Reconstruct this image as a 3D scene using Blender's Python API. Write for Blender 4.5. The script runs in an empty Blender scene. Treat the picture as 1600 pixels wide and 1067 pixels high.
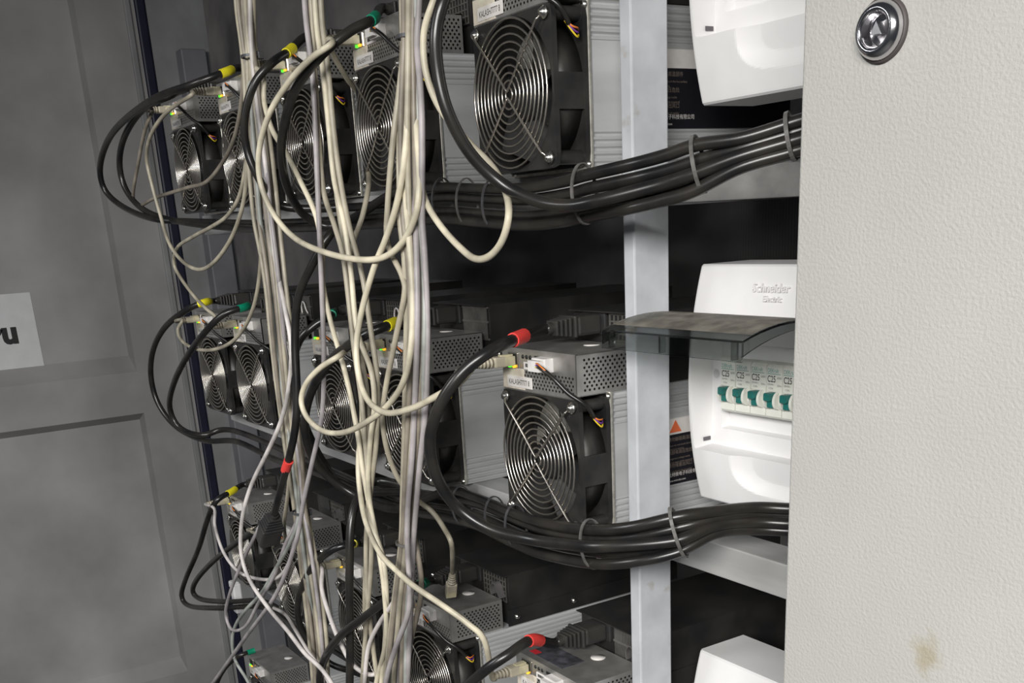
import bpy, bmesh, math, random
from mathutils import Vector, Matrix
random.seed(7)
scene = bpy.context.scene
C = scene.collection

# ------------------------------------------------------------------ camera
F, CY = 1634.038, 913.098                    # focal length and principal row in pixels (1600 x 1067 frame)
CM = ((0.5427, 0.8381, -0.0553), (0.2463, -0.2217, -0.9435), (-0.8030, 0.4984, -0.3268))
r2 = Vector(CM[2]).normalized()
r0 = Vector(CM[0]); r0 = (r0 - r2 * r0.dot(r2)).normalized()
r1 = r2.cross(r0)
cam = bpy.data.cameras.new('camera')
cam.sensor_width = 36.0
cam.lens = F / 1600 * 36
cam.shift_y = (CY - 533.5) / 1600
cam.clip_start = 0.01
cam_o = bpy.data.objects.new('camera', cam)
cam_o.matrix_world = Matrix(((r0.x, -r1.x, -r2.x, 0), (r0.y, -r1.y, -r2.y, 0), (r0.z, -r1.z, -r2.z, 0), (0, 0, 0, 1)))
C.objects.link(cam_o)
scene.camera = cam_o

# ------------------------------------------------------------------ light and exposure
scene.view_settings.view_transform = 'Standard'
scene.view_settings.look = 'None'
scene.view_settings.gamma = 1
scene.view_settings.use_curve_mapping = False
scene.view_settings.exposure = 0.0
w = bpy.data.worlds.new('world'); scene.world = w; w.use_nodes = True
w.node_tree.nodes['Background'].inputs[0].default_value = (0.80, 0.86, 1.0, 1)
w.node_tree.nodes['Background'].inputs[1].default_value = 0.05
def area(name, loc, target, sx, sy, power, col):
    l = bpy.data.lights.new(name, 'AREA'); l.shape = 'RECTANGLE'; l.size = sx; l.size_y = sy
    l.energy = power; l.color = col
    o = bpy.data.objects.new(name, l); o.location = loc
    o.rotation_euler = (Vector(target) - Vector(loc)).to_track_quat('-Z', 'Y').to_euler()
    C.objects.link(o)
area('aisle_light_near', (0.52, -0.85, 0.45), (0.30, -0.50, -0.45), 1.1, 0.6, 82, (1.0, 0.985, 0.95))  # main lamp, out of view, set low in the aisle below ceiling height
area('fill_light_far', (-1.20, -0.80, 0.42), (-1.60, -0.70, -0.6), 0.8, 0.3, 16, (0.97, 0.98, 1.0))  # added unseen lamp to brighten the door end, below ceiling height

def proj(P):
    P = Vector(P); z = r2.dot(P); return 800 + F * r0.dot(P) / z, CY + F * r1.dot(P) / z
def at(px, py, Y=None, X=None):
    """point of the place seen at a pixel of the photograph, at depth Y (into the rack) or X (along it)"""
    a, b = (px - 800) / F, (py - CY) / F
    d = r0 * a + r1 * b + r2
    return d * (Y / d.y) if Y is not None else d * (X / d.x)

# ------------------------------------------------------------------ materials
MATS = {}
def mat(name, col, rough=0.5, metal=0.0, var=0.0, scale=30.0, col2=None, bump=0.0, bscale=200.0, emit=0.0,
        alpha_trans=0.0, stretch=None, spec=None):
    if name in MATS: return MATS[name]
    m = bpy.data.materials.new(name); m.use_nodes = True
    nt = m.node_tree; b = nt.nodes['Principled BSDF']
    b.inputs['Base Color'].default_value = (*col, 1); b.inputs['Roughness'].default_value = rough
    b.inputs['Metallic'].default_value = metal
    if spec is not None: b.inputs['Specular IOR Level'].default_value = spec
    tc = nt.nodes.new('ShaderNodeTexCoord'); out = tc.outputs['Object']
    if stretch:
        mp = nt.nodes.new('ShaderNodeMapping'); mp.inputs['Scale'].default_value = stretch
        nt.links.new(out, mp.inputs['Vector']); out = mp.outputs['Vector']
    if var > 0:
        n = nt.nodes.new('ShaderNodeTexNoise'); n.inputs['Scale'].default_value = scale
        n.inputs['Detail'].default_value = 6; nt.links.new(out, n.inputs['Vector'])
        r = nt.nodes.new('ShaderNodeValToRGB')
        r.color_ramp.elements[0].position = 0.35; r.color_ramp.elements[1].position = 0.70
        c2 = col2 if col2 else tuple(min(1, c * (1 + var)) for c in col)
        c1 = tuple(c * (1 - var) for c in col) if not col2 else col
        r.color_ramp.elements[0].color = (*c1, 1); r.color_ramp.elements[1].color = (*c2, 1)
        nt.links.new(n.outputs['Fac'], r.inputs['Fac']); nt.links.new(r.outputs['Color'], b.inputs['Base Color'])
    if bump > 0:
        n2 = nt.nodes.new('ShaderNodeTexNoise'); n2.inputs['Scale'].default_value = bscale
        n2.inputs['Detail'].default_value = 2.0; nt.links.new(out, n2.inputs['Vector'])
        bp = nt.nodes.new('ShaderNodeBump'); bp.inputs['Strength'].default_value = bump; bp.inputs['Distance'].default_value = 0.001
        nt.links.new(n2.outputs['Fac'], bp.inputs['Height']); nt.links.new(bp.outputs['Normal'], b.inputs['Normal'])
    if emit > 0:
        b.inputs['Emission Color'].default_value = (*col, 1); b.inputs['Emission Strength'].default_value = emit
    if alpha_trans > 0:
        b.inputs['Transmission Weight'].default_value = alpha_trans; b.inputs['IOR'].default_value = 1.1
    MATS[name] = m
    return m
ALU = mat('extruded aluminium', (0.56, 0.57, 0.575), 0.40, 0.35, 0.12, 40, stretch=(1, 0.15, 1))
ALUE = mat('aluminium edge', (0.62, 0.60, 0.54), 0.4, 0.7, 0.2, 150)
STEEL = mat('galvanised sheet', (0.50, 0.49, 0.47), 0.38, 0.8, 0.15, 60)
DARKSTEEL = mat('dark sheet', (0.014, 0.014, 0.015), 0.42, 0.0, 0.35, 25, col2=(0.030, 0.028, 0.025))
BLACK = mat('black plastic', (0.022, 0.022, 0.024), 0.42, 0, 0.5, 35, col2=(0.040, 0.037, 0.031))
FANBLK = mat('fan plastic', (0.012, 0.012, 0.013), 0.42, 0, 0.5, 40, col2=(0.036, 0.033, 0.029))
BLADE = mat('fan blade plastic', (0.008, 0.008, 0.009), 0.6, 0, 0.5, 40, col2=(0.022, 0.020, 0.018))
DUSTY = mat('dusty plastic', (0.16, 0.15, 0.12), 0.7, 0, 0.5, 60, col2=(0.05, 0.05, 0.05))
CHROME = mat('plated wire', (0.60, 0.56, 0.505), 0.28, 0.96)
SCREW = mat('screw', (0.75, 0.73, 0.68), 0.25, 1.0)
LABEL = mat('label paper', (0.62, 0.56, 0.47), 0.6, 0, 0.12, 120)
WHITELBL = mat('white label', (0.72, 0.69, 0.66), 0.55, 0, 0.06, 90)
INK = mat('ink', (0.03, 0.03, 0.03), 0.7)
FAINT = mat('faded ink', (0.20, 0.16, 0.13), 0.7)
PCB = mat('circuit board', (0.012, 0.014, 0.013), 0.5, 0, 0.4, 50)
GREENLED = mat('green lamp', (0.10, 0.85, 0.04), 0.4, emit=1.3)
YELLOWLED = mat('amber lamp', (0.95, 0.50, 0.03), 0.4, emit=0.9)
CONN = mat('connector nylon', (0.66, 0.64, 0.62), 0.45, 0, 0.08, 90)
CORD = mat('black cord', (0.009, 0.009, 0.010), 0.30, 0, 0.6, 28, col2=(0.028, 0.025, 0.021))
CORDD = mat('dusty cord', (0.05, 0.047, 0.042), 0.42, 0, 0.6, 28, col2=(0.12, 0.11, 0.09))
TIE = mat('cable tie', (0.06, 0.06, 0.065), 0.35, 0, 0.3, 80)
POST = mat('grey paint', (0.45, 0.465, 0.49), 0.5, 0, 0.10, 35, bump=0.08, bscale=300)
RAIL = mat('worn grey paint', (0.38, 0.38, 0.375), 0.5, 0.1, 0.18, 30, stretch=(0.25, 1, 1.5))
CABINET = mat('textured powder coat', (0.385, 0.378, 0.358), 0.5, 0, 0.03, 14, bump=0.50, bscale=480)
WHITE = mat('white plastic', (0.70, 0.69, 0.69), 0.45, 0, 0.02, 40)
BRKW = mat('breaker plastic', (0.66, 0.66, 0.60), 0.4, 0, 0.05, 60)
TEAL = mat('teal plastic', (0.010, 0.115, 0.10), 0.35, 0, 0.2, 90)
TEALINK = mat('teal ink', (0.05, 0.25, 0.24), 0.6)
SHADOW = mat('slot dark', (0.10, 0.09, 0.10), 0.7)
DOORM = mat('steel door paint', (0.40, 0.392, 0.385), 0.55, 0.0, 0.22, 3.2, bump=0.10, bscale=60)
FRAMEM = mat('door frame paint', (0.30, 0.30, 0.30), 0.55, 0, 0.2, 6)
STRIPM = mat('pale post paint', (0.22, 0.22, 0.24), 0.55, 0, 0.15, 8)
SEAL = mat('rubber seal', (0.012, 0.014, 0.035), 0.5, 0, 0.2, 20)
PAPER = mat('paper', (0.80, 0.80, 0.80), 0.8, 0, 0.03, 30)
BACKM = mat('fluted sheet', (0.20, 0.19, 0.185), 0.16, 0, 0.5, 5, col2=(0.075, 0.072, 0.075))
FLOORM = mat('floor sheet', (0.05, 0.05, 0.05), 0.6, 0, 0.3, 8)
_nt = POST.node_tree; _b = _nt.nodes['Principled BSDF']; _n = _nt.nodes.new('ShaderNodeTexNoise'); _n.inputs['Scale'].default_value = 17; _n.inputs['Detail'].default_value = 8
_tc = _nt.nodes.new('ShaderNodeTexCoord'); _nt.links.new(_tc.outputs['Object'], _n.inputs['Vector'])
_mr = _nt.nodes.new('ShaderNodeMapRange'); _mr.inputs['From Min'].default_value = 0.66; _mr.inputs['From Max'].default_value = 0.72; _mr.inputs['To Max'].default_value = 0.7; _nt.links.new(_n.outputs['Fac'], _mr.inputs['Value'])
_mx = _nt.nodes.new('ShaderNodeMix'); _mx.data_type = 'RGBA'; _mx.inputs['B'].default_value = (0.24, 0.17, 0.09, 1)
_nt.links.new(_b.inputs['Base Color'].links[0].from_socket, _mx.inputs['A']); _nt.links.new(_mr.outputs['Result'], _mx.inputs['Factor']); _nt.links.new(_mx.outputs['Result'], _b.inputs['Base Color'])
def ink_col(n, c): return mat(n, c, 0.5, 0, 0.1, 80)
RED, YEL, GRN = ink_col('red tape', (0.80, 0.06, 0.05)), ink_col('yellow tape', (0.85, 0.75, 0.02)), ink_col('green tape', (0.0, 0.24, 0.13))
NET = {k: mat('network cable ' + k, c, 0.45, 0, 0.38, 26) for k, c in dict(
    cream=(0.56, 0.51, 0.39), beige=(0.36, 0.325, 0.25), brown=(0.23, 0.20, 0.16), grey=(0.31, 0.325, 0.30),
    lilac=(0.32, 0.295, 0.30), white=(0.56, 0.52, 0.50)).items()}
LIDM = mat('smoked lid', (0.62, 0.65, 0.64), 0.12, 0, alpha_trans=1.0)
DUSTM = mat('dust film', (0.20, 0.18, 0.15), 0.9, 0, 0.4, 60)

# ------------------------------------------------------------------ mesh helpers
class MB:
    def __init__(self): self.v = []; self.f = []; self.s = []
    def add(self, vs, fs, smooth=False):
        o = len(self.v); self.v += [tuple(p) for p in vs]; self.f += [tuple(i + o for i in f) for f in fs]; self.s += [smooth] * len(fs); return self
    def box(self, x0, x1, y0, y1, z0, z1):
        return self.add([(x, y, z) for x in (x0, x1) for y in (y0, y1) for z in (z0, z1)],
                        [(0, 1, 3, 2), (4, 6, 7, 5), (0, 4, 5, 1), (2, 3, 7, 6), (0, 2, 6, 4), (1, 5, 7, 3)])
    def bbox(self, x0, x1, y0, y1, z0, z1, b):
        """box with chamfered edges"""
        bm = bmesh.new(); bmesh.ops.create_cube(bm, size=1)
        for v in bm.verts: v.co = Vector(((x0 + x1) / 2 + v.co.x * (x1 - x0), (y0 + y1) / 2 + v.co.y * (y1 - y0), (z0 + z1) / 2 + v.co.z * (z1 - z0)))
        bmesh.ops.bevel(bm, geom=list(bm.edges), offset=b, segments=2, affect='EDGES', profile=0.5)
        bm.verts.index_update(); self.add([v.co[:] for v in bm.verts], [[v.index for v in f.verts] for f in bm.faces]); bm.free(); return self
    def prism(self, poly, a0, a1, axis='y', smooth=False):
        """closed polygon extruded along an axis; poly is (x,z) for y, (y,z) for x, (x,y) for z"""
        n = len(poly)
        def P(u, v, a): return {'y': (u, a, v), 'x': (a, u, v), 'z': (u, v, a)}[axis]
        vs = [P(u, v, a0) for u, v in poly] + [P(u, v, a1) for u, v in poly]
        self.add(vs, [(i, (i + 1) % n, n + (i + 1) % n, n + i) for i in range(n)], smooth)
        self.add(vs, [tuple(range(n))[::-1], tuple(range(n, 2 * n))]); return self
    def cyl(self, p, q, r, n=12, r2=None, cap=True):
        p, q = Vector(p), Vector(q); d = (q - p).normalized(); u = d.orthogonal().normalized(); v = d.cross(u); r2 = r if r2 is None else r2
        vs = []
        for c, rr in ((p, r), (q, r2)):
            for i in range(n):
                a = 2 * math.pi * i / n; vs.append(c + u * (rr * math.cos(a)) + v * (rr * math.sin(a)))
        self.add(vs, [(i, (i + 1) % n, n + (i + 1) % n, n + i) for i in range(n)], True)
        if cap: self.add(vs, [tuple(range(n))[::-1], tuple(range(n, 2 * n))])
        return self
    def lathe(self, prof, c, n=32, axis='y'):
        """profile of (radius, along) turned about an axis through c"""
        vs = []
        for r, a in prof:
            for i in range(n):
                t = 2 * math.pi * i / n; x, z = r * math.cos(t), r * math.sin(t)
                vs.append((c[0] + x, c[1] + a, c[2] + z))
        m = len(prof)
        self.add(vs, [(k * n + i, k * n + (i + 1) % n, (k + 1) * n + (i + 1) % n, (k + 1) * n + i) for k in range(m - 1) for i in range(n)], True); return self
    def tube(self, pts, r, n=8, cap=True):
        pts = [Vector(p) for p in pts]; m = len(pts); rings = []
        t0 = (pts[1] - pts[0]).normalized(); u = t0.orthogonal().normalized()
        for i in range(m):
            t = (pts[min(i + 1, m - 1)] - pts[max(i - 1, 0)]).normalized()
            u = (u - t * u.dot(t)).normalized(); v = t.cross(u)
            rr = r[i] if isinstance(r, (list, tuple)) else r
            rings += [pts[i] + u * (rr * math.cos(2 * math.pi * k / n)) + v * (rr * math.sin(2 * math.pi * k / n)) for k in range(n)]
        self.add(rings, [(i * n + k, i * n + (k + 1) % n, (i + 1) * n + (k + 1) % n, (i + 1) * n + k) for i in range(m - 1) for k in range(n)], True)
        if cap: self.add(rings, [tuple(range(n))[::-1], tuple(range((m - 1) * n, m * n))])
        return self
    def mesh(self, name, material):
        me = bpy.data.meshes.new(name); me.from_pydata([tuple(v) for v in self.v], [], self.f)
        me.polygons.foreach_set('use_smooth', self.s); me.materials.append(material); me.update()
        bm = bmesh.new(); bm.from_mesh(me); bmesh.ops.recalc_face_normals(bm, faces=bm.faces); bm.to_mesh(me); bm.free()
        return me
    def build(self, name, material, parent=None): return link(name, self.mesh(name, material), parent)
def link(name, data, parent=None):
    o = bpy.data.objects.new(name, data); C.objects.link(o)
    if parent is not None: o.parent = parent
    return o
def tag(o, label, cat=None, group=None, kind=None):
    if label: o['label'] = label
    if cat: o['category'] = cat
    if group: o['group'] = group
    if kind: o['kind'] = kind
    return o
def empty(name, loc=(0, 0, 0), rz=0):
    o = link(name, None); o.location = loc; o.rotation_euler = (0, 0, rz); o.empty_display_size = 0.02; return o
def copy_tree(o, parent=None):
    c = o.copy(); C.objects.link(c); c.parent = parent
    for ch in o.children: copy_tree(ch, c)
    return c
def catmull(P, per=10):
    P = [Vector(p) for p in P]; out = []
    Q = [P[0] * 2 - P[1]] + P + [P[-1] * 2 - P[-2]]
    for i in range(1, len(Q) - 2):
        a, b, c, d = Q[i - 1], Q[i], Q[i + 1], Q[i + 2]
        for k in range(per):
            t = k / per
            out.append(0.5 * ((2 * b) + (c - a) * t + (2 * a - 5 * b + 4 * c - d) * t * t + (3 * b - a - 3 * c + d) * t ** 3))
    out.append(P[-1]); return out
_txt = {}
def text_mesh(s, size, material, thick=0.0, bold=0.0):
    key = (s, size, material.name)
    if key in _txt: return _txt[key]
    cu = bpy.data.curves.new('lettering', 'FONT'); cu.body = s; cu.size = size; cu.extrude = thick; cu.offset = bold; cu.resolution_u = 3
    o = bpy.data.objects.new('lettering', cu); C.objects.link(o); bpy.context.view_layer.update()
    me = bpy.data.meshes.new_from_object(o.evaluated_get(bpy.context.evaluated_depsgraph_get()))
    bpy.data.objects.remove(o); me.materials.clear(); me.materials.append(material); me.name = 'lettering'
    _txt[key] = me; return me
def lettering(s, size, material, loc, rot, parent, name='lettering', thick=0.0, bold=0.0, sx=1.0):
    o = link(name, text_mesh(s, size, material, thick, bold), parent); o.location = loc; o.rotation_euler = rot; o.scale = (sx, 1, 1); return o
FRONT = (math.pi / 2, 0, 0)                    # lettering that faces the aisle (-Y)
SIDE = (math.pi / 2, 0, math.pi / 2)           # lettering that faces +X

# ------------------------------------------------------------------ setting
RZ = {1: 0.100, 2: -0.2055, 3: -0.509, 4: -0.815}          # fan centre heights of the shelf rows
XD = -3.3
# container door at the far end: flat steel sheet with pressed recesses
door = empty('door_1', (XD, 0, -1.6)); tag(door, 'dark grey pressed steel container door', kind='structure')
m = MB()
DZ = 1.6
def recess(y0, y1, z0, z1, d, by, bzt, bzb):
    # opening rim (x=0) to recess floor (x=-d)
    o = [(0, y0, z0), (0, y1, z0), (0, y1, z1), (0, y0, z1)]
    i = [(-d, y0 + by, z0 + bzb), (-d, y1 - by, z0 + bzb), (-d, y1 - by, z1 - bzt), (-d, y0 + by, z1 - bzt)]
    m.add(o + i, [(0, 1, 5, 4), (1, 2, 6, 5), (2, 3, 7, 6), (3, 0, 4, 7), (4, 5, 6, 7)])
ys = (-1.2, -0.9, 0.765, 0.925); zs = (-1.6, -1.345, -0.487, -0.362, 1.0, 1.4)
for a in range(3):
    for b in range(5):
        if a == 1 and b in (1, 3): continue
        y0, y1, z0, z1 = ys[a], ys[a + 1], zs[b] + DZ, zs[b + 1] + DZ
        m.add([(0, y0, z0), (0, y1, z0), (0, y1, z1), (0, y0, z1)], [(0, 1, 2, 3)])
recess(ys[1], ys[2], zs[1] + DZ, zs[2] + DZ, 0.045, 0.006, 0.024, 0.040)
recess(ys[1], ys[2], zs[3] + DZ, zs[4] + DZ, 0.045, 0.006, 0.024, 0.045)
m.add([(0, 0.925, 0), (-0.05, 0.925, 0), (-0.05, 0.925, 3.0), (0, 0.925, 3.0)], [(0, 1, 2, 3)])
m.build('door_sheet', DOORM, door)
MB().bbox(0.0, 0.010, 0.895, 0.912, 0.0, 3.0, 0.003).build('edge_bead', FRAMEM, door)
MB().bbox(-0.05, 0.004, 0.926, 0.956, 0.0, 3.0, 0.006).build('door_seal', SEAL, door)
tr = MB().box(XD - 0.05, XD + 0.0, 0.957, 1.22, -1.6, 1.4).build('trim_1', FRAMEM); tag(tr, 'dark grey door frame beside the container door', kind='structure')
tr = MB().bbox(XD - 0.02, XD + 0.05, 1.022, 1.095, -1.6, 0.515, 0.004).build('trim_2', STRIPM); tag(tr, 'pale grey corner upright behind the shelf row', kind='structure')
# fluted back sheet
m = MB(); x = -3.24; k = 0; row = []
while x < 0.9:
    row.append((x, 1.10 + (0.0 if k % 2 else 0.0022))); x += 0.0026; k += 1
n = len(row); vs = [(a, b, -1.6) for a, b in row] + [(a, b, 1.4) for a, b in row]
m.add(vs, [(i, i + 1, n + i + 1, n + i) for i in range(n - 1)])
wb = m.build('wall_back', BACKM); tag(wb, 'dark fluted plastic sheet behind the shelves', kind='structure')
fl = MB().box(-3.4, 1.2, -1.6, 1.2, -1.66, -1.6).build('floor', FLOORM); tag(fl, 'dark container floor', kind='structure')

# paper sheet on the door: its end letters show
pg = MB().box(XD + 0.0, XD + 0.0006, 0.214, 0.511, -0.316, -0.108)
xs = XD - 0.030                               # it sticks to the recess floor
pg = MB().box(0, 0.0008, 0.0, 0.297, 0.0, 0.208).build('paper_sheet', PAPER)
k = (XD - 0.0445) / XD
pg.location = (XD - 0.0445, 0.511 * k - 0.297, -0.316 * k); tag(pg, 'white paper sheet with large black letters on the grey door', 'paper')
t = lettering('ru', 0.086, INK, (0.0011, 0.297 - 0.130, 0.0745), SIDE, pg, bold=0.004)

# ------------------------------------------------------------------ rack
rack = empty('shelf_rack', (0, 0, -1.6)); tag(rack, 'grey painted metal shelf rack carrying the rows of machines', 'rack')
Z0 = 1.6
MB().bbox(-0.7045, -0.6905, 0.563, 0.600, 0, Z0 + 0.75, 0.0015).build('post', POST, rack)
for r in (1, 2, 3, 4):
    zt = RZ[r] - 0.0625 + Z0
    MB().bbox(-1.80, -0.705, 0.562, 0.600, zt - 0.030, zt, 0.001).build('front_rail', RAIL, rack)
    MB().bbox(-1.80, -0.455, 0.815, 0.850, zt - 0.030, zt, 0.001).build('back_rail', RAIL, rack)
    MB().bbox(-0.745, -0.712, 0.6005, 0.8145, zt - 0.030, zt - 0.0002, 0.001).build('side_rail', RAIL, rack)
zt = RZ[2] - 0.0635 + Z0
MB().bbox(-0.690, -0.455, 0.600, 0.638, zt - 0.029, zt, 0.001).build('front_rail', RAIL, rack)
p = at(1222, 960, Y=0.85)
m = MB(); px0 = p.x - 0.008
for k in range(12):
    z = 0.2 + k * 0.1
    m.box(px0, px0 + 0.003, 0.852, 0.870, z, z + 0.085)
m.box(px0 + 0.003, px0 + 0.022, 0.852, 0.872, 0, Z0 - 0.305)
m.build('slotted_post', RAIL, rack)

# ------------------------------------------------------------------ mining machine prototype (origin: fan centre on the fan's front plane)
def perforated(mb, u0, v0, nu, nv, du, dv, rad, fn):
    """plate of staggered round holes; fn maps (u,v) to 3-D"""
    for j in range(nv):
        off = (j % 2) * du / 2
        va, vb = v0 + j * dv, v0 + (j + 1) * dv
        if off:
            for a, b in ((u0, u0 + off), (u0 + nu * du - off, u0 + nu * du)):
                mb.add([fn(a, va), fn(b, va), fn(b, vb), fn(a, vb)], [(0, 1, 2, 3)])
        for i in range(nu - (1 if off else 0)):
            ua = u0 + off + i * du; ub = ua + du; um, vm = (ua + ub) / 2, (va + vb) / 2
            o = [(ub, vm), (ub, vb), (um, vb), (ua, vb), (ua, vm), (ua, va), (um, va), (ub, va)]
            inn = [(um + rad * math.cos(math.pi * q / 4), vm + rad * math.sin(math.pi * q / 4)) for q in range(8)]
            mb.add([fn(*q) for q in o + inn], [(q, (q + 1) % 8, 8 + (q + 1) % 8, 8 + q) for q in range(8)])
def rect(mb, u0, u1, v0, v1, fn): mb.add([fn(u0, v0), fn(u1, v0), fn(u1, v1), fn(u0, v1)], [(0, 1, 2, 3)])

FD = 0.034                                     # fan depth
def flange(y0, y1):
    """square fan flange with round opening"""
    m = MB(); n = 64; R = 0.0575; H = 0.060; rc = 0.006
    out, inn = [], []
    for i in range(n):
        a = 2 * math.pi * i / n; c, s = math.cos(a), math.sin(a); k = H / max(abs(c), abs(s)); x, z = k * c, k * s
        cx, cz = H - rc, H - rc
        if abs(x) > cx and abs(z) > cz:
            dx, dz = abs(x) - cx, abs(z) - cz; l = math.hypot(dx, dz)
            x, z = math.copysign(cx + dx / l * rc, x), math.copysign(cz + dz / l * rc, z)
        out.append((x, z)); inn.append((R * c, R * s))
    vs = [(x, y0, z) for x, z in out] + [(x, y0, z) for x, z in inn] + [(x, y1, z) for x, z in out] + [(x, y1, z) for x, z in inn]
    q = []
    for i in range(n):
        j = (i + 1) % n; q += [(i, j, n + j, n + i), (2 * n + i, 3 * n + i, 3 * n + j, 2 * n + j), (i, 2 * n + i, 2 * n + j, j), (n + i, n + j, 3 * n + j, 3 * n + i)]
    return m.add(vs, q)
fan_frame = flange(0, 0.0045)
fl2 = flange(FD - 0.0045, FD); fan_frame.add(fl2.v, fl2.f)
fan_frame.lathe([(0.0575, 0.0045), (0.0590, 0.0045), (0.0590, FD - 0.0045), (0.0575, FD - 0.0045), (0.0575, 0.0045)], (0, 0, 0), 48)
for sx in (-1, 1):
    fan_frame.box(sx * 0.0565, sx * 0.0598, 0.0045, FD - 0.0045, -0.017, 0.010)
    for sz in (-1, 1):
        fan_frame.cyl((sx * 0.0525, 0.0045, sz * 0.0525), (sx * 0.0525, FD - 0.0045, sz * 0.0525), 0.0055, 10)
FANFRAME = fan_frame.mesh('fan_frame', FANBLK)
imp = MB().lathe([(0.0, 0.006), (0.016, 0.006), (0.020, 0.009), (0.020, FD)], (0, 0, 0), 24)
for b in range(7):
    a0 = b * 2 * math.pi / 7; vs = []
    for k in range(6):
        rr = 0.019 + k * 0.0072
        for e in (0, 1):
            a = a0 + k * 0.07 + e * (0.75 - k * 0.03); y = 0.010 + (0.018 if e else 0)
            vs.append((rr * math.cos(a), y, rr * math.sin(a)))
    imp.add(vs, [(2 * k, 2 * k + 1, 2 * k + 3, 2 * k + 2) for k in range(5)], True)
IMPELLER = imp.mesh('impeller', BLADE)
RINGS = []
for k in range(10):
    R = 0.0052 + k * 0.00572; m = MB(); n = 48 if k > 3 else 28; sec = 6; rw = 0.00090; vs = []
    for i in range(n):
        a = 2 * math.pi * i / n
        for j in range(sec):
            b = 2 * math.pi * j / sec; rr = R + rw * math.cos(b); vs.append((rr * math.cos(a), -0.0042 + rw * math.sin(b), rr * math.sin(a)))
    m.add(vs, [(i * sec + j, ((i + 1) % n) * sec + j, ((i + 1) % n) * sec + (j + 1) % sec, i * sec + (j + 1) % sec) for i in range(n) for j in range(sec)], True)
    RINGS.append(m.mesh('guard_ring', CHROME))
def guard_wire(sz):
    q = [(-0.0535, -0.002, sz * 0.0535), (-0.049, -0.0055, sz * 0.049), (-0.046, -0.0062, sz * 0.0465), (-0.025, -0.0062, sz * 0.027), (-0.004, -0.0062, sz * 0.006), (0, -0.0062, sz * 0.0028),
         (0.004, -0.0062, sz * 0.006), (0.025, -0.0062, sz * 0.027), (0.046, -0.0062, sz * 0.0465), (0.049, -0.0055, sz * 0.049), (0.0535, -0.002, sz * 0.0535)]
    return MB().tube(catmull(q, 4), 0.0010, 6).mesh('guard_wire', CHROME)
WIRES = [guard_wire(1), guard_wire(-1)]
SCREWM = MB().lathe([(0.0, -0.0058), (0.0028, -0.0054), (0.0036, -0.0030), (0.0050, -0.0028), (0.0050, -0.0012), (0.0036, -0.0010), (0.0036, 0.0)], (0, 0, 0), 12).mesh('screw', SCREW)
# extruded body with ribs on its sides
def body_profile():
    W, H = 0.0595, 0.0620; pts = []
    side = []
    ribs = [0.0615 - 0.0052 * k for k in range(6)]
    z = -H
    def ribset(lo, hi):
        k = 5; st = (hi - lo) / k; o = []
        for i in range(k):
            a = lo + i * st; o += [(W, a), (W, a + st * 0.30), (W - 0.0020, a + st * 0.48), (W - 0.0020, a + st * 0.72), (W, a + st * 0.98)]
        return o
    side = ribset(-H, -H + 0.028) + [(W - 0.0008, -H + 0.0285), (W - 0.0008, H - 0.0285)] + ribset(H - 0.028, H)
    return side + [(-x, z) for x, z in side[::-1]]
BODY = MB().prism(body_profile(), FD + 0.001, 0.315, 'y').mesh('body', ALU)
FRONTPLATE = MB().bbox(-0.0602, 0.0602, FD, FD + 0.0035, -0.0624, 0.0624, 0.0008).mesh('front_plate', ALUE)
BSCREW = MB().lathe([(0.0, -0.003), (0.0025, -0.0027), (0.0033, 0.0)], (0, 0, 0), 10).mesh('screw', SCREW)
# controller case
cx0, cx1, cy0, cy1, cz0, cz1 = -0.0575, 0.0575, 0.0, 0.0695, 0.0615, 0.0975
cs = MB()
cs.box(cx0, cx1, cy0, cy1, cz1 - 0.001, cz1); cs.box(cx0, cx0 + 0.001, cy0, cy1, cz0, cz1 - 0.001); cs.box(cx0, cx1, cy1 - 0.001, cy1, cz0, cz1 - 0.001)
cs.box(cx0, cx1, cy0 + 0.002, cy1, cz0, cz0 + 0.0008)
cs.box(cx0, cx1, cy0, cy0 + 0.001, cz0 - 0.0025, cz0 + 0.0012)
cs.box(cx1 - 0.0012, cx1, cy0, cy0 + 0.0012, cz0, cz1 - 0.001)
ff = lambda u, v: (u, cy0, v)
fs_ = lambda u, v: (cx1, u, v)
cs.box(cx0, cx1, cy0, cy0 + 0.001, cz0 + 0.0172, cz1 - 0.001)                     # plain strip above the front holes
du, dv = 0.0050, 0.0032
perforated(cs, -0.0563, cz0 + 0.0012, 22, 5, 0.0051, dv, 0.00115, ff)
rect(cs, cx0, -0.0563, cz0 + 0.0012, cz0 + 0.0172, ff); rect(cs, -0.0563 + 22 * 0.0051, cx1, cz0 + 0.0012, cz0 + 0.0172, ff)
perforated(cs, 0.007, cz0 + 0.0035, 12, 9, du, dv, 0.00120, fs_)
rect(cs, cy0, 0.007, cz0, cz1, fs_); rect(cs, 0.067, cy1, cz0, cz1, fs_); rect(cs, 0.007, 0.067, cz0, cz0 + 0.0035, fs_); rect(cs, 0.007, 0.067, cz0 + 0.0035 + 9 * dv, cz1, fs_)
CASE = cs.mesh('case', STEEL)
BOARD = MB().box(cx0 + 0.003, cx1 - 0.0030, cy0 + 0.003, cy1 - 0.003, cz0 + 0.002, cz1 - 0.003).mesh('circuit_board', PCB)
PORT = MB().bbox(-0.046, -0.029, -0.0015, 0.002, 0.0795, 0.0935, 0.0008).mesh('network_port', CHROME)
PORTHOLE = MB().box(-0.0440, -0.0310, -0.0022, -0.0014, 0.0830, 0.0925).mesh('port_opening', PCB)
LED1 = MB().bbox(-0.0425, -0.0392, -0.0042, -0.0012, 0.0800, 0.0828, 0.0006).mesh('status_light', GREENLED)
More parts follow.
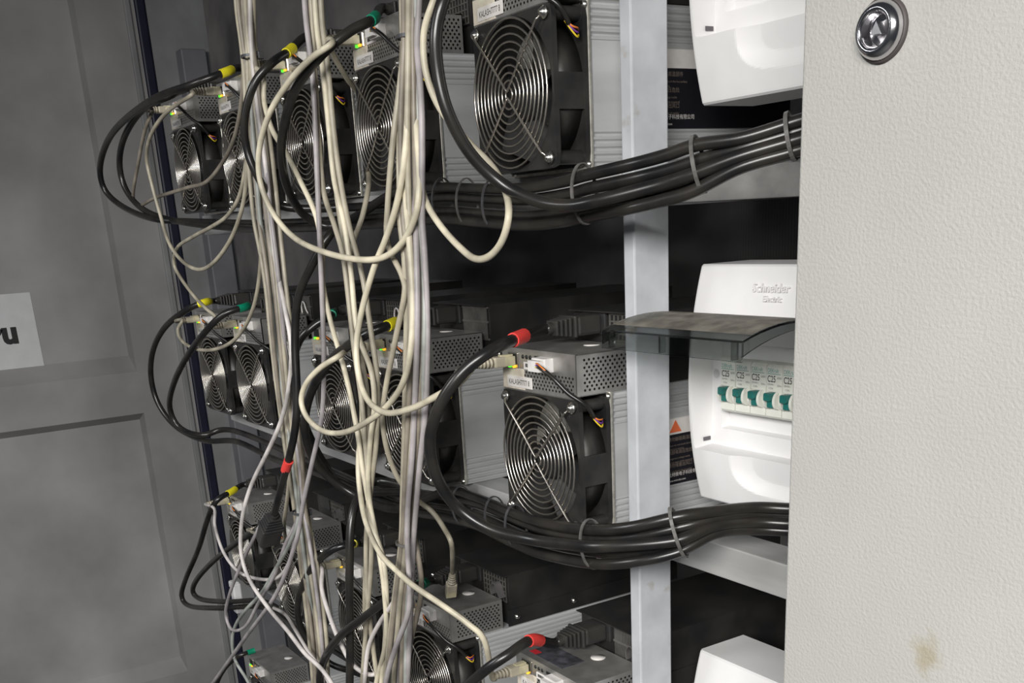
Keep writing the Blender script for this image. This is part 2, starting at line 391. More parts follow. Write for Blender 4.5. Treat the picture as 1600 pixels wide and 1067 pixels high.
LED2 = MB().bbox(-0.0350, -0.0318, -0.0042, -0.0012, 0.0800, 0.0828, 0.0006).mesh('status_light', YELLOWLED)
SOCKET = MB().bbox(0.004, 0.025, -0.009, 0.001, 0.0800, 0.0925, 0.001).box(0.006, 0.023, -0.014, -0.009, 0.0815, 0.091).mesh('fan_connector', CONN)
SLOT = MB().box(-0.0035, 0.004, -0.0004, 0.0003, 0.0895, 0.0925).mesh('card_slot', PCB)
BUTTON = MB().lathe([(0, -0.0006), (0.0018, -0.0006), (0.0020, 0.0)], (0, 0, 0), 10).mesh('reset_hole', PCB)
STICK = MB().bbox(-0.0570, -0.0215, -0.0006, 0.0001, 0.0605, 0.0795, 0.0002).mesh('sticker', LABEL)
STICK2 = MB().bbox(-0.0490, -0.0080, -0.0011, -0.0006, 0.0622, 0.0725, 0.0002).mesh('name_label', WHITELBL)
STICK3 = MB().bbox(-0.0205, 0.0035, -0.0010, 0.0001, 0.0795, 0.0862, 0.0002).mesh('barcode_label', WHITELBL)
bars = MB(); xb = -0.0175
while xb < 0.001:
    ww = random.choice((0.0004, 0.0007, 0.001)); bars.box(xb, xb + ww, -0.0012, -0.00105, 0.0818, 0.0850); xb += ww + random.choice((0.0004, 0.0007))
BARS = bars.mesh('barcode', INK)
ROUND = MB().lathe([(0, 0.0), (0.0075, 0.0), (0.0075, 0.0004), (0, 0.0004)], (0, 0, 0), 20).mesh('round_sticker', WHITELBL)
DARKLBL = MB().box(-0.046, 0.012, 0.008, 0.036, cz1, cz1 + 0.0003).mesh('dark_label', mat('dark label', (0.06, 0.06, 0.07), 0.4, 0, 0.5, 120))
REDC = MB().box(-0.0455, -0.034, 0.0085, 0.016, cz1 + 0.0003, cz1 + 0.0005).mesh('red_corner', mat('red print', (0.55, 0.03, 0.04), 0.4))
SLEEVE = MB().tube(catmull([(0.016, -0.011, 0.086), (0.030, -0.016, 0.086), (0.044, -0.013, 0.078), (0.054, -0.006, 0.066), (0.0635, 0.004, 0.056), (0.0640, 0.012, 0.046), (0.0580, 0.018, 0.042)], 6), 0.0021, 7).mesh('fan_cable', CORD)
def wirem(o, col):
    pts = [(0.012 + o * .3, -0.011, 0.085 + o), (0.022, -0.015, 0.088 + o), (0.032, -0.0165 - o, 0.0865 + o), (0.038, -0.015, 0.083)]
    pts2 = [(0.0605, 0.012, 0.046), (0.0635 + o * .3, 0.017, 0.040 + o), (0.0632, 0.022, 0.0375 + o * 2), (0.0590, 0.026, 0.0385 + o)]
    return MB().tube(catmull(pts, 5), 0.0007, 5).mesh('fan_wire', col), MB().tube(catmull(pts2, 5), 0.0008, 5).mesh('fan_wire', col)
WIREC = [wirem(0.0, mat('purple wire', (0.16, 0.04, 0.30), 0.4)), wirem(-0.0016, mat('yellow wire', (0.75, 0.55, 0.03), 0.4)), wirem(0.0016, mat('orange wire', (0.70, 0.20, 0.04), 0.4))]
# warning label on the body side
WARNW = MB().box(0.0590, 0.0601, 0.085, 0.260, 0.0145, 0.0290).mesh('label_header', WHITELBL)
WARND = MB().box(0.0590, 0.0602, 0.085, 0.260, -0.0320, 0.0143).mesh('warning_label', mat('warning label black', (0.012, 0.012, 0.016), 0.3, 0, 0.3, 20))
WTRI = MB().prism([(0.101, 0.0165), (0.115, 0.0165), (0.108, 0.0275)], 0.0601, 0.0606, 'x').mesh('warning_triangle', mat('warning orange', (0.75, 0.16, 0.06), 0.5))
def miner(name, pos, yaw, label, text, big=True, side_label=False, dark=False):
    t = empty(name, pos, math.radians(yaw))
    tag(t, label, 'mining machine', 'mining machines on the shelves')
    fan = link('cooling_fan', FANFRAME, t); link('impeller', IMPELLER, fan)
    g = link('fan_guard', RINGS[9], t)
    for k in range(9): link('guard_ring', RINGS[k], g)
    for wm in WIRES: link('guard_wire', wm, g)
    for sx in (-1, 1):
        for sz in (-1, 1):
            s = link('screw', SCREWM, g); s.location = (sx * 0.0525, 0, sz * 0.0525)
            s = link('screw', BSCREW, t); s.location = (sx * 0.0575, FD, sz * 0.0585)
    link('body', BODY, t); link('front_plate', FRONTPLATE, t)
    c = link('controller_case', CASE, t); link('circuit_board', BOARD, c)
    pt = link('network_port', PORT, c); 
    link('port_opening', PORTHOLE, c); link('status_light', LED1, c); link('status_light', LED2, c); link('fan_connector', SOCKET, c); link('card_slot', SLOT, c)
    for xb_ in (-0.0225, -0.0165, -0.0105):
        o = link('reset_hole', BUTTON, c); o.location = (xb_, 0, 0.0905)
    link('sticker', STICK, c); s2 = link('name_label', STICK2, c)
    lettering(text, 0.0068, INK, (-0.0462, -0.00125, 0.0648), FRONT, c, sx=0.78)
    if big: link('barcode_label', STICK3, c); link('barcode', BARS, c)
    o = link('round_sticker', ROUND, c); o.location = (0.012, 0.052, cz1); o.rotation_euler = (math.pi / 2, 0, 0)
    if dark:
        dl = link('dark_label', DARKLBL, c); link('red_corner', REDC, dl)
    f = link('fan_cable', SLEEVE, t)
    for wa, wb_ in WIREC: link('fan_wire', wa, f); link('fan_wire', wb_, f)
    if side_label:
        link('label_header', WARNW, t); wl = link('warning_label', WARND, t); link('warning_triangle', WTRI, t)
        zz = 0.0085
        for s, sz, c in (('请勿触碰高温部件', .0042, FAINT), ('Please do not touch the hot surface', .0026, FAINT), ('when it is running', .0026, FAINT),
                         ('内部有高压危险', .0042, FAINT), ('Dangerous voltage inside', .0026, FAINT), ('do not open while powered', .0026, FAINT), ('请勿堵塞出风口', .0042, FAINT), ('Do not block the air outlet', .0026, FAINT),
                         ('比特微电子科技有限公司', .0042, WHITELBL), ('www.microbt.com', .0028, WHITELBL)):
            lettering(s, sz, c, (0.0604, 0.099, zz), SIDE, wl)
            zz -= 0.0050 if sz > .004 else 0.0036
    return t
order = ['nearest the grey post', 'second from the grey post', 'third from the grey post', 'fourth from the grey post', 'farthest from the grey post']
rname = {1: 'top shelf', 2: 'middle shelf', 3: 'lower shelf', 4: 'lowest shelf'}
SPEC = {(1, 1): (-0.8002, .5262, -.85), (1, 2): (-1.0585, .5330, -1.2), (1, 3): (-1.2338, .5204, .3), (1, 4): (-1.4636, .5199, 0), (1, 5): (-1.6709, .5139, .7),
        (2, 1): (-.7806, .5241, -.1), (2, 2): (-1.0304, .5156, .5), (2, 3): (-1.2296, .521, .3), (2, 4): (-1.5168, .5156, 1.6), (2, 5): (-1.6959, .5142, 1.5),
        (3, 1): (-.780, .52, 0), (3, 2): (-1.032, .52, 0), (3, 3): (-1.236, .52, 0), (3, 4): (-1.485, .52, 0), (3, 5): (-1.700, .52, 0), (4, 5): (-1.71, .52, 0)}
POS = {}
for (r, i), (x, y, yaw) in SPEC.items():
    POS[r, i] = Vector((x, y, RZ[r]))
    lb = 'silver mining machine with fan grille on the %s, %s' % (rname[r], order[i - 1])
    if r == 4: lb = 'dim mining machine on the lowest shelf, only its controller top showing'
    miner('mining_machine', POS[r, i], yaw, lb, 'KALASH7777 8' if i in (1, 2) and r < 3 else 'KALASH777 %d' % i, big=(i < 3), side_label=(r < 3 and i == 1), dark=(r == 3 and i == 1))

# ------------------------------------------------------------------ power supplies
px_0, px_1, py0, pz0, pz1 = -0.052, 0.0585, 0.0800, 0.0627, 0.1245
def psu_body():
    m = MB(); m.box(px_0, px_1, py0, 0.335, pz0, pz1 - 0.0012)
    m.box(px_0, px_1, py0 - 0.007, 0.335, pz1 - 0.0012, pz1)
    return m.mesh('housing', DARKSTEEL)
PSUB = psu_body()
def vent_grid():
    m = MB()
    for k in range(9): x = 0.004 + k * 0.0060; m.box(x, x + 0.0016, py0 - 0.0016, py0 - 0.0001, 0.090, 0.121)
    for k in range(6): z = 0.090 + k * 0.0062; m.box(0.004, 0.0536, py0 - 0.0018, py0 - 0.0003, z, z + 0.0014)
    return m.mesh('vent_grille', mat('vent metal', (0.10, 0.095, 0.085), 0.45, 0.3, 0.3, 60))
def vent_slots():
    m = MB(); 
    for k in range(19): x = 0.005 + k * 0.0026; m.box(x, x + 0.0011, py0 - 0.0016, py0 - 0.0001, 0.0895, 0.1055); m.box(x, x + 0.0011, py0 - 0.0016, py0 - 0.0001, 0.1075, 0.1205)
    m.box(0.003, 0.0560, py0 - 0.0018, py0 - 0.0003, 0.1055, 0.1075); m.box(0.003, 0.0560, py0 - 0.0018, py0 - 0.0003, 0.1205, 0.1225); m.box(0.003, 0.0560, py0 - 0.0018, py0 - 0.0003, 0.0875, 0.0895)
    return m.mesh('vent_grille', mat('slot metal', (0.16, 0.155, 0.145), 0.42, 0.5, 0.3, 60))
VG, VS = vent_grid(), vent_slots()
VBACK = MB().box(0.003, 0.0545, py0 - 0.0008, py0 - 0.0001, 0.0885, 0.1222).mesh('vent_opening', mat('vent dark', (0.004, 0.004, 0.004), 0.6))
INLET = MB().bbox(-0.034, 0.0005, py0 - 0.004, py0 - 0.0001, 0.1030, 0.1230, 0.001).mesh('mains_inlet', BLACK)
FLANGE = MB().box(0.0586, 0.0598, py0 - 0.004, 0.335, pz0, pz0 + 0.020).mesh('side_flange', DARKSTEEL)
sp = catmull([(0.034, py0 - 0.006, 0.0978), (0.0335, py0 - 0.006, 0.107), (0.038, py0 - 0.006, 0.1135), (0.044, py0 - 0.006, 0.112), (0.048, py0 - 0.006, 0.104), (0.054, py0 - 0.006, 0.0978)], 6)
inner = []
for k, q in enumerate(sp):
    t_ = (sp[min(k + 1, len(sp) - 1)] - sp[max(k - 1, 0)]).normalized(); inner.append((q.x + t_.z * 0.0014, q.z - t_.x * 0.0014))
STRAPM = MB().prism([(q.x, q.z) for q in sp] + inner[::-1], py0 - 0.0105, py0 - 0.0018, 'y').mesh('pull_strap', mat('strap web', (0.07, 0.065, 0.065), 0.7, 0, 0.3, 60))
STRAPW = MB().tube(sp, 0.0011, 6).mesh('pull_strap', NET['white'])
for (r, i), P in POS.items():
    if r == 4: continue
    t = empty('power_supply', P, 0); t.rotation_euler.z = math.radians(SPEC[r, i][2])
    tag(t, 'black power supply box on the %s, on the machine %s' % (rname[r], order[i - 1]), 'power supply', 'power supplies on top of the mining machines')
    link('housing', PSUB, t); link('vent_opening', VBACK, t)
    link('vent_grille', VS if (r, i) in ((2, 2), (3, 1), (2, 4)) else VG, t)
    link('mains_inlet', INLET, t); link('side_flange', FLANGE, t)
    for yb in (0.088, 0.17, 0.27):
        s = link('screw', BSCREW, t); s.location = (0.0598, yb, pz0 + 0.010); s.rotation_euler = (0, 0, math.pi / 2)
    if (r, i) in ((3, 1), (3, 2), (3, 4)): link('pull_strap', STRAPM, t)
    if (r, i) in ((2, 3), (2, 4)): link('pull_strap', STRAPW, t)

# ------------------------------------------------------------------ cables
TPROF = {}
def sample(pts, per=9): return catmull(pts, per)
def tube_obj(name, pts, r, material, n=8): return MB().tube(sample(pts), r, n).build(name, material)
def frame_to(o, p, d):
    o.location = p; o.rotation_euler = Vector(d).to_track_quat('Y', 'Z').to_euler()
# mains plug (points along +Y, tip at origin)
pm = MB().bbox(-0.0125, 0.0125, -0.028, 0.0, -0.0090, 0.0090, 0.003).bbox(-0.0132, 0.0132, -0.0315, -0.028, -0.0096, 0.0096, 0.0012)
for k in range(4): pm.bbox(-0.0112 + k * 0.0010, 0.0112 - k * 0.0010, -0.0358 - k * 0.0042, -0.0330 - k * 0.0042, -0.0084 + k * 0.0006, 0.0084 - k * 0.0006, 0.0008)
pm.cyl((0, -0.053, 0), (0, -0.028, 0), 0.0056, 10)
PLUG = pm.mesh('mains_plug', BLACK)
# network plug (tip at origin, +Y)
nm = MB().bbox(-0.0060, 0.0060, -0.012, 0.0, -0.0042, 0.0042, 0.0008).box(-0.0030, 0.0030, -0.013, -0.001, 0.0042, 0.0058)
NPLUG = nm.mesh('network_plug', mat('clear plug', (0.55, 0.50, 0.34), 0.25, 0, 0.2, 100))
nb = MB().bbox(-0.0060, 0.0060, -0.022, -0.0100, -0.0048, 0.0048, 0.0015)
for k in range(4): nb.lathe([(0.0, 0.0), (0.0052 - k * 0.0004, 0.0), (0.0052 - k * 0.0004, 0.0020), (0.0, 0.0020)], (0, -0.0252 - k * 0.0036, 0), 10)
nb.cyl((0, -0.038, 0), (0, -0.018, 0), 0.0036, 8)
NBOOT = nb.mesh('plug_boot', NET['beige'])
CORDS = []
def cord(label, pts, tape=None, tape_at=None, plug=None, plugdir=(0, 1, 0), r=0.0046, material=CORD, group='black power cords'):
    """pts: world points; plug: world point of the plug tip"""
    P = list(pts)
    if plug is not None: P = [Vector(plug) - Vector(plugdir) * 0.048, Vector(plug) - Vector(plugdir) * 0.060] + P
    S = sample(P)
    o = MB().tube(S, r, 10).build('power_cable', material)
    tag(o, label, 'power cable', group)
    if plug is not None:
        g = link('mains_plug', PLUG, o); frame_to(g, Vector(plug), plugdir)
    if tape is not None:
        tx, ty = tape_at
        c = min(range(1, min(len(S) - 1, 60)), key=lambda k: (proj(S[k])[0] - tx) ** 2 + (proj(S[k])[1] - ty) ** 2)
        i0 = i1 = c
        while (S[i1] - S[i0]).length < 0.020 and i0 > 0 and i1 < len(S) - 1: i0 -= 1; i1 += 1
        a, b = S[i0], S[i1]; ex = max(0.0, (b - a).length - 0.022) / 2; q = S[i0:i1 + 1]
        if len(q) > 2 and ex > 0:
            q[0] = q[0] + (q[1] - q[0]) * min(0.9, ex / max(1e-6, (q[1] - q[0]).length)); q[-1] = q[-1] + (q[-2] - q[-1]) * min(0.9, ex / max(1e-6, (q[-2] - q[-1]).length))
        MB().tube(q, r + 0.0010, 12).build('tape_marker', tape, o)
    return o
def px(lst): return [at(a, b, Y=c) for a, b, c in lst]
# bundle routes along the front of a shelf (towards the cabinet)
ROUTE1 = [(300, 345, .535), (380, 338, .535), (450, 336, .535), (540, 330, .535), (620, 322, .535), (690, 315, .535), (750, 318, .530), (820, 320, .520), (880, 312, .512), (915, 303, .510), (985, 288, .515), (1040, 274, .525), (1090, 258, .535), (1160, 236, .55), (1240, 212, .57), (1290, 197, .58)]
ROUTE2 = [(360, 684, .535), (430, 700, .535), (500, 722, .535), (570, 752, .535), (640, 776, .535), (700, 786, .530), (745, 796, .525), (800, 820, .515), (850, 838, .510), (925, 850, .505), (985, 848, .512), (1060, 832, .535), (1120, 814, .565), (1180, 808, .60), (1235, 810, .62), (1290, 812, .63)]
ROUTE3 = [(420, 945, .535), (480, 985, .535), (560, 1030, .535), (640, 1075, .535), (720, 1120, .535), (850, 1180, .52), (1000, 1200, .52)]
def route(R, start, off):
    out = []
    for a, b, y in R:
        if a < start: continue
        p = at(a, b, Y=y); t = 0.62 if a > 1100 else 1.0; out.append(p + Vector((0, off[0] * t, off[1] * t)))
    return out
OFF = {1: (-.005, -.006), 2: (-.001, .013), 3: (.005, .004), 4: (.006, -.009), 5: (-.003, -.0165)}
def plug_tip(r, i): return POS[r, i] + Vector((-0.0165, py0 - 0.003, 0.1130))
# --- top shelf
cord('black power cord looping down in front of the top shelf machine nearest the post', px([(735, -60, .46), (700, -15, .43), (682, 45, .42), (684, 110, .42), (700, 175, .425), (735, 240, .44), (785, 288, .46), (840, 314, .475), (890, 321, .485), (940, 312, .495)]) + route(ROUTE1, 1000, OFF[1]), None, r=0.0048)
cord('black power cord with green tape plugged in behind the second top shelf machine', px([(583, 30, .50), (545, 50, .47), (500, 88, .445), (462, 140, .435), (443, 200, .43), (440, 250, .435), (452, 300, .45), (480, 340, .48), (530, 352, .51)]) + route(ROUTE1, 600, OFF[2]), GRN, (583, 28), plug_tip(1, 2))
cord('black power cord with yellow tape looping left of the third top shelf machine', px([(452, 80, .50), (425, 98, .47), (398, 130, .45), (383, 180, .44), (385, 230, .44), (405, 280, .45), (440, 322, .48)]) + route(ROUTE1, 520, OFF[3]), YEL, (452, 79), plug_tip(1, 3))
cord('black power cord with yellow tape making the outer wide loop beside the door, top shelf', px([(352, 113, .51), (300, 132, .47), (236, 157, .44), (178, 205, .425), (157, 255, .42), (163, 295, .425), (192, 323, .44), (240, 342, .46), (300, 346, .50)]) + route(ROUTE1, 380, OFF[4]), YEL, (355, 113), plug_tip(1, 4))
cord('black power cord making the inner loop beside the door, top shelf', px([(265, 150, .47), (222, 172, .45), (194, 215, .44), (187, 260, .44), (200, 302, .445), (232, 332, .46), (290, 348, .49)]) + route(ROUTE1, 360, OFF[5]), None, 0, plug_tip(1, 5))
# --- middle shelf
cord('black power cord with red tape looping beside the middle shelf machine nearest the post', px([(815, 526, .50), (770, 546, .46), (722, 583, .435), (688, 632, .42), (672, 685, .415), (680, 740, .42), (712, 790, .44), (765, 826, .46), (830, 843, .48), (885, 850, .488), (940, 854, .495)]) + route(ROUTE2, 1040, OFF[1]), RED, (811, 527), plug_tip(2, 1), r=0.0052)
cord('black power cord with yellow tape on the second middle shelf machine', px([(608, 508, .49), (570, 524, .465), (525, 555, .45), (492, 600, .44), (477, 650, .44), (482, 700, .45), (510, 742, .47), (560, 776, .50), (620, 795, .515)]) + route(ROUTE2, 690, OFF[2]), YEL, (613, 507), plug_tip(2, 2), r=0.0050)
cord('black power cord with green tape on the third middle shelf machine', px([(517, 493, .50), (488, 511, .475), (466, 536, .46), (458, 575, .455), (461, 620, .455), (477, 665, .46), (506, 723, .48), (545, 765, .505)]) + route(ROUTE2, 640, OFF[3]), GRN, (522, 492), plug_tip(2, 3))
cord('black power cord with green tape looping in front of the fourth middle shelf machine', px([(382, 480, .51), (350, 491, .48), (322, 517, .46), (295, 553, .45), (273, 595, .445), (265, 635, .45), (280, 667, .46), (315, 680, .48), (366, 673, .52)]) + route(ROUTE2, 500, OFF[4]), GRN, (382, 480), plug_tip(2, 4))
cord('black power cord with yellow tape making the outermost loop by the door, middle shelf', px([(321, 472, .51), (292, 484, .485), (258, 511, .46), (239, 548, .45), (236, 590, .45), (248, 632, .455), (277, 668, .47), (320, 688, .49), (370, 690, .515)]) + route(ROUTE2, 430, OFF[5]), YEL, (321, 472), plug_tip(2, 5))
# --- lower shelf
cord('black power cord with red tape on the lower shelf machine nearest the post', px([(830, 1000, .50), (795, 1022, .47), (755, 1050, .45), (715, 1090, .44), (700, 1140, .45), (760, 1180, .48)]), RED, (832, 999), plug_tip(3, 1), r=0.0052)
cord('black power cord with green tape on the second lower shelf machine', px([(655, 914, .49), (609, 936, .455), (572, 962, .44), (532, 994, .43), (508, 1028, .43), (500, 1065, .435), (515, 1110, .45)]), GRN, (660, 911), plug_tip(3, 2), r=0.0050)
cord('black power cord with yellow tape on the third lower shelf machine', px([(548, 850, .50), (518, 860, .475), (488, 886, .46), (469, 925, .455), (466, 965, .46), (482, 1002, .47), (515, 1036, .49), (560, 1052, .51), (620, 1075, .52)]), YEL, (553, 849), plug_tip(3, 3))
cord('black power cord with yellow tape bent sharply beside the door, lower shelf', px([(362, 768, .51), (338, 783, .48), (324, 812, .47), (310, 858, .465), (290, 905, .46), (284, 932, .46), (298, 947, .465), (345, 950, .48), (412, 949, .53), (470, 985, .535), (560, 1040, .54)]), YEL, (362, 768), plug_tip(3, 5))
cord('black power cord with an inner sharp bend above the lower shelf door side', px([(415, 812, .50), (398, 830, .48), (370, 848, .47), (330, 880, .465), (306, 908, .465), (302, 926, .468), (318, 937, .475), (360, 940, .49), (412, 940, .52), (470, 972, .53), (560, 1030, .535)]), None, 0, None)
cord('straight black power cord hanging down past the lower shelf', px([(640, 760, .52), (590, 752, .50), (563, 772, .47), (549, 815, .45), (546, 900, .44), (547, 1000, .44), (546, 1100, .44)]), None, 0, None, r=0.0049)
# dangling cord with unplugged connector
pd = (at(424, 828, Y=.43) - at(440, 762, Y=.43)).normalized()
tip = at(418, 846, Y=.43)
cord('black power cord hanging with its unplugged red taped connector in the air', [at(540, 338, Y=.50), at(512, 372, Y=.475), at(487, 415, Y=.46), at(466, 465, Y=.45), at(461, 530, Y=.445), at(464, 615, Y=.44), at(461, 670, Y=.435), at(450, 722, Y=.432)][::1] + [tip - pd * 0.066, tip - pd * 0.055], None)
dc = bpy.data.objects['power_cable.016'] if 'power_cable.016' in bpy.data.objects else None
dangling = [o for o in C.objects if o.get('label', '').startswith('black power cord hanging with')][0]
g = link('mains_plug', PLUG, dangling); frame_to(g, tip, pd); g.scale = (1.12, 1.15, 1.12)
a, b = at(446, 735, Y=.432), at(451, 720, Y=.432)
MB().tube([a.lerp(b, k / 3) for k in range(4)], 0.0058, 12).build('tape_marker', RED, dangling)
# cord of the lowest shelf
cord('thin dark power cord curling above the lowest shelf machine', px([(398, 1016, .52), (372, 1026, .49), (350, 1046, .475), (338, 1075, .47), (345, 1110, .48)]), GRN, (392, 1018), None, r=0.0040)

# ---- network cables
def net(label, pts, col, r=0.0029, plug=None, plugdir=(0, 1, 0), group=None):
    P = list(pts)
    if plug is not None: P = [Vector(plug) - Vector(plugdir) * 0.034, Vector(plug) - Vector(plugdir) * 0.040] + P
    o = MB().tube(sample(P, 8), r, 8).build('network_cable', NET[col]); tag(o, label, 'cable', group or 'network cables')
    if plug is not None:
        g = link('network_plug', NPLUG, o); frame_to(g, Vector(plug), plugdir)
        g = link('plug_boot', NBOOT, o); frame_to(g, Vector(plug), plugdir)
    return o
def port(r, i): return POS[r, i] + Vector((-0.0375, -0.002, 0.0865))
# bundle right of centre
def lerp_tab(tab, y):
    for (y0, *a), (y1, *b) in zip(tab[:-1], tab[1:]):
        if y <= y1:
            t = (y - y0) / (y1 - y0); return [p + (q - p) * t for p, q in zip(a, b)]
    return list(tab[-1][1:])
CB = [(-40, 641, 34, .47), (0, 641, 32, .468), (57, 640, 25, .465), (120, 641, 34, .462), (200, 642, 44, .458), (340, 643, 42, .452), (420, 650, 36, .45), (520, 652, 35, .448), (640, 649, 35, .446), (740, 642, 28, .445), (848, 636, 22, .445), (960, 627, 34, .445), (1067, 620, 44, .445), (1120, 617, 46, .445)]
AB = [(-40, 382, 36, .475), (0, 383, 34, .475), (60, 386, 26, .474), (88, 391, 22, .473), (150, 397, 32, .47), (250, 407, 40, .466), (340, 416, 42, .462), (430, 429, 36, .46), (540, 440, 40, .458), (650, 452, 34, .456), (740, 464, 30, .455), (800, 470, 22, .455), (863, 480, 30, .455), (985, 496, 30, .455), (1067, 501, 26, .455), (1120, 503, 26, .455)]
NTH = ['leftmost', 'second', 'third', 'fourth', 'fifth', 'sixth', 'seventh', 'rightmost']
def bundle(tab, n, cols, label, group):
    for k in range(n):
        o = -1 + 2 * (k + 0.5) / n; ph = random.uniform(0, 6.28); dep = random.choice((-.004, 0.0, .004)) if k % 2 else 0.002
        pts = []
        for y in range(-40, 1121, 55):
            x, wd, Y = lerp_tab(tab, y); tight = wd / 44
            j = math.sin(y / 130 + ph) * 0.12 * tight + math.sin(y / 61 + ph * 2) * 0.03
            pts.append(at(x + (o + j * (1 - abs(o) * .3)) * wd / 2, y, Y=Y + dep + 0.003 * math.sin(y / 90 + ph)))
        net('%s network cable, %s strand in the tied bundle %s' % (cols[k % len(cols)], NTH[k], label), pts, cols[k % len(cols)], 0.0029 if tab is CB else 0.0027, group=group)
bundle(CB, 8, ['beige', 'brown', 'grey', 'beige', 'lilac', 'brown', 'grey', 'lilac'], 'right of centre', 'strands of the right tied cable bundle')
bundle(AB, 8, ['beige', 'brown', 'grey', 'brown', 'beige', 'lilac', 'brown', 'beige'], 'nearer the door', 'strands of the left tied cable bundle')
Y0 = .455
net('cream network cable looping from the top shelf machine nearest the post and sagging below', px([(700, -50, .47), (676, 5, .455), (662, 55, .45), (666, 115, .45), (688, 170, .455), (728, 218, .465), (770, 262, .475), (790, 300, .470), (795, 335, .455), (785, 375, .455), (765, 400, .455), (742, 404, .455), (718, 386, .455), (690, 355, .455), (668, 320, .458), (657, 280, .46), (650, 200, .462), (645, 100, .468), (642, -20, .475)]), 'cream')
net('cream network cable arching widely from the second top shelf machine', px([(520, 66, .45), (485, 92, .435), (450, 130, .425), (420, 180, .418), (405, 235, .415), (407, 285, .415), (428, 335, .42), (465, 375, .425), (520, 398, .43), (575, 406, .435), (612, 395, .44), (640, 360, .445), (655, 300, .45), (650, 180, .46), (640, 57, .468), (640, -30, .475)]), 'cream', plug=port(1, 2), r=.003)
net('beige network cable dropping from the third top shelf machine to the shelf edge', px([(411, 118, .465), (413, 160, .46), (426, 204, .455), (447, 238, .455), (468, 280, .455), (493, 335, .455), (503, 390, .455), (504, 440, .455), (516, 500, .455), (541, 589, .45), (558, 673, .45), (568, 740, .45), (583, 820, .45), (600, 880, .45), (604, 960, .45), (596, 1067, .45), (590, 1110, .45)]), 'cream', plug=port(1, 3))
net('grey network cable hanging in a big loop left of the fourth top shelf machine', px([(300, 148, .46), (262, 174, .45), (237, 208, .445), (229, 245, .445), (238, 290, .447), (250, 334, .45), (264, 379, .45), (285, 408, .45), (310, 421, .45), (333, 411, .45), (357, 380, .455), (374, 340, .46), (384, 290, .465), (388, 200, .468), (386, 60, .474), (383, -30, .478)]), 'beige', plug=port(1, 4), r=.0027)
net('dull network cable crossing the fan nearest the door on the top shelf', px([(238, 172, .46), (226, 205, .45), (216, 255, .45), (208, 305, .45), (216, 322, .455), (243, 309, .46), (290, 294, .465), (324, 283, .468), (354, 243, .472), (371, 196, .474), (380, 120, .476), (380, 0, .478), (380, -30, .478)]), 'brown', plug=port(1, 5), r=.0026)
net('pale network cable looping low beside the door between top and middle shelf', px([(338, 497, .478), (322, 482, .472), (303, 462, .468), (283, 435, .465), (272, 412, .463), (277, 387, .462), (303, 369, .462), (331, 354, .465), (356, 336, .468), (376, 300, .47), (388, 220, .472), (392, 100, .475), (390, -20, .478)]), 'beige', r=.0026, plug=port(2, 4))
net('grey network cable curving under the plug of the middle shelf machine by the door', px([(285, 500, .468), (278, 515, .46), (284, 532, .458), (305, 545, .458), (335, 546, .46), (365, 532, .462), (388, 500, .464), (402, 455, .465), (408, 390, .466), (406, 300, .468), (398, 150, .474), (390, 40, .478), (386, -40, .480)]), 'beige', plug=port(2, 5), r=.0026)
net('cream network cable in a round loop before the third middle shelf fan', px([(530, 556, .44), (500, 575, .425), (478, 600, .418), (471, 628, .415), (482, 655, .415), (507, 674, .415), (540, 675, .415), (578, 656, .42), (607, 632, .425), (630, 597, .43), (642, 545, .435), (645, 470, .44), (640, 380, .445), (634, 300, .452), (636, 200, .462), (638, 80, .470), (640, -40, .478)]), 'cream', plug=port(2, 2), r=.003)
net('cream network cable sweeping from the red-taped machine across the right bundle', px([(720, 596, .44), (680, 620, .428), (643, 638, .42), (605, 645, .418), (577, 628, .42), (562, 592, .425), (557, 540, .43), (566, 483, .435), (584, 420, .44), (604, 370, .442), (622, 310, .445), (634, 230, .45), (638, 120, .458), (636, 20, .465), (636, -30, .47)]), 'cream', plug=port(2, 1), r=.003)
net('lilac network cable falling straight and sweeping to the lower left corner', px([(474, -30, .465), (478, 30, .462), (486, 96, .46), (491, 160, .458), (495, 260, .455), (499, 360, .452), (503, 460, .45), (506, 560, .447), (503, 650, .445), (488, 722, .44), (475, 780, .435), (462, 848, .43), (432, 927, .425), (384, 995, .42), (332, 1068, .415), (300, 1110, .41)]), 'lilac')
net('beige network cable hanging in the loose centre strand, leftmost at the top', px([(484, -30, .47), (488, 40, .468), (492, 110, .465), (498, 220, .462), (506, 300, .46), (522, 350, .458), (536, 400, .456), (545, 470, .455), (554, 550, .454), (565, 625, .453), (571, 695, .452), (578, 780, .452), (580, 880, .45), (572, 980, .45), (566, 1067, .45), (564, 1110, .45)]), 'beige')
net('cream network cable hanging in the loose centre strand, second at the top', px([(490, -30, .468), (496, 50, .466), (506, 120, .463), (514, 200, .46), (522, 280, .458), (537, 345, .456), (548, 420, .455), (558, 515, .453), (580, 580, .452), (585, 635, .451), (578, 695, .45), (576, 770, .45), (590, 850, .45), (600, 920, .448), (603, 1000, .448), (588, 1067, .448), (584, 1110, .448)]), 'cream')
net('beige network cable hanging in the loose centre strand, rightmost at the top', px([(500, -30, .468), (504, 40, .466), (512, 100, .465), (520, 190, .462), (530, 270, .46), (545, 350, .458), (566, 430, .458), (580, 520, .458), (590, 600, .458), (588, 690, .456), (580, 760, .455), (572, 850, .455), (576, 950, .455), (590, 1067, .455)]), 'beige')
net('grey network cable slanting behind the second top shelf fan', px([(488, -40, .478), (496, 30, .482), (518, 80, .51), (541, 121, .53), (563, 152, .555), (572, 205, .570), (574, 250, .563), (576, 287, .51), (567, 335, .49), (552, 380, .48), (545, 430, .475), (556, 520, .47), (572, 600, .468), (578, 700, .465), (574, 820, .462), (570, 950, .46), (575, 1100, .46)]), 'beige')
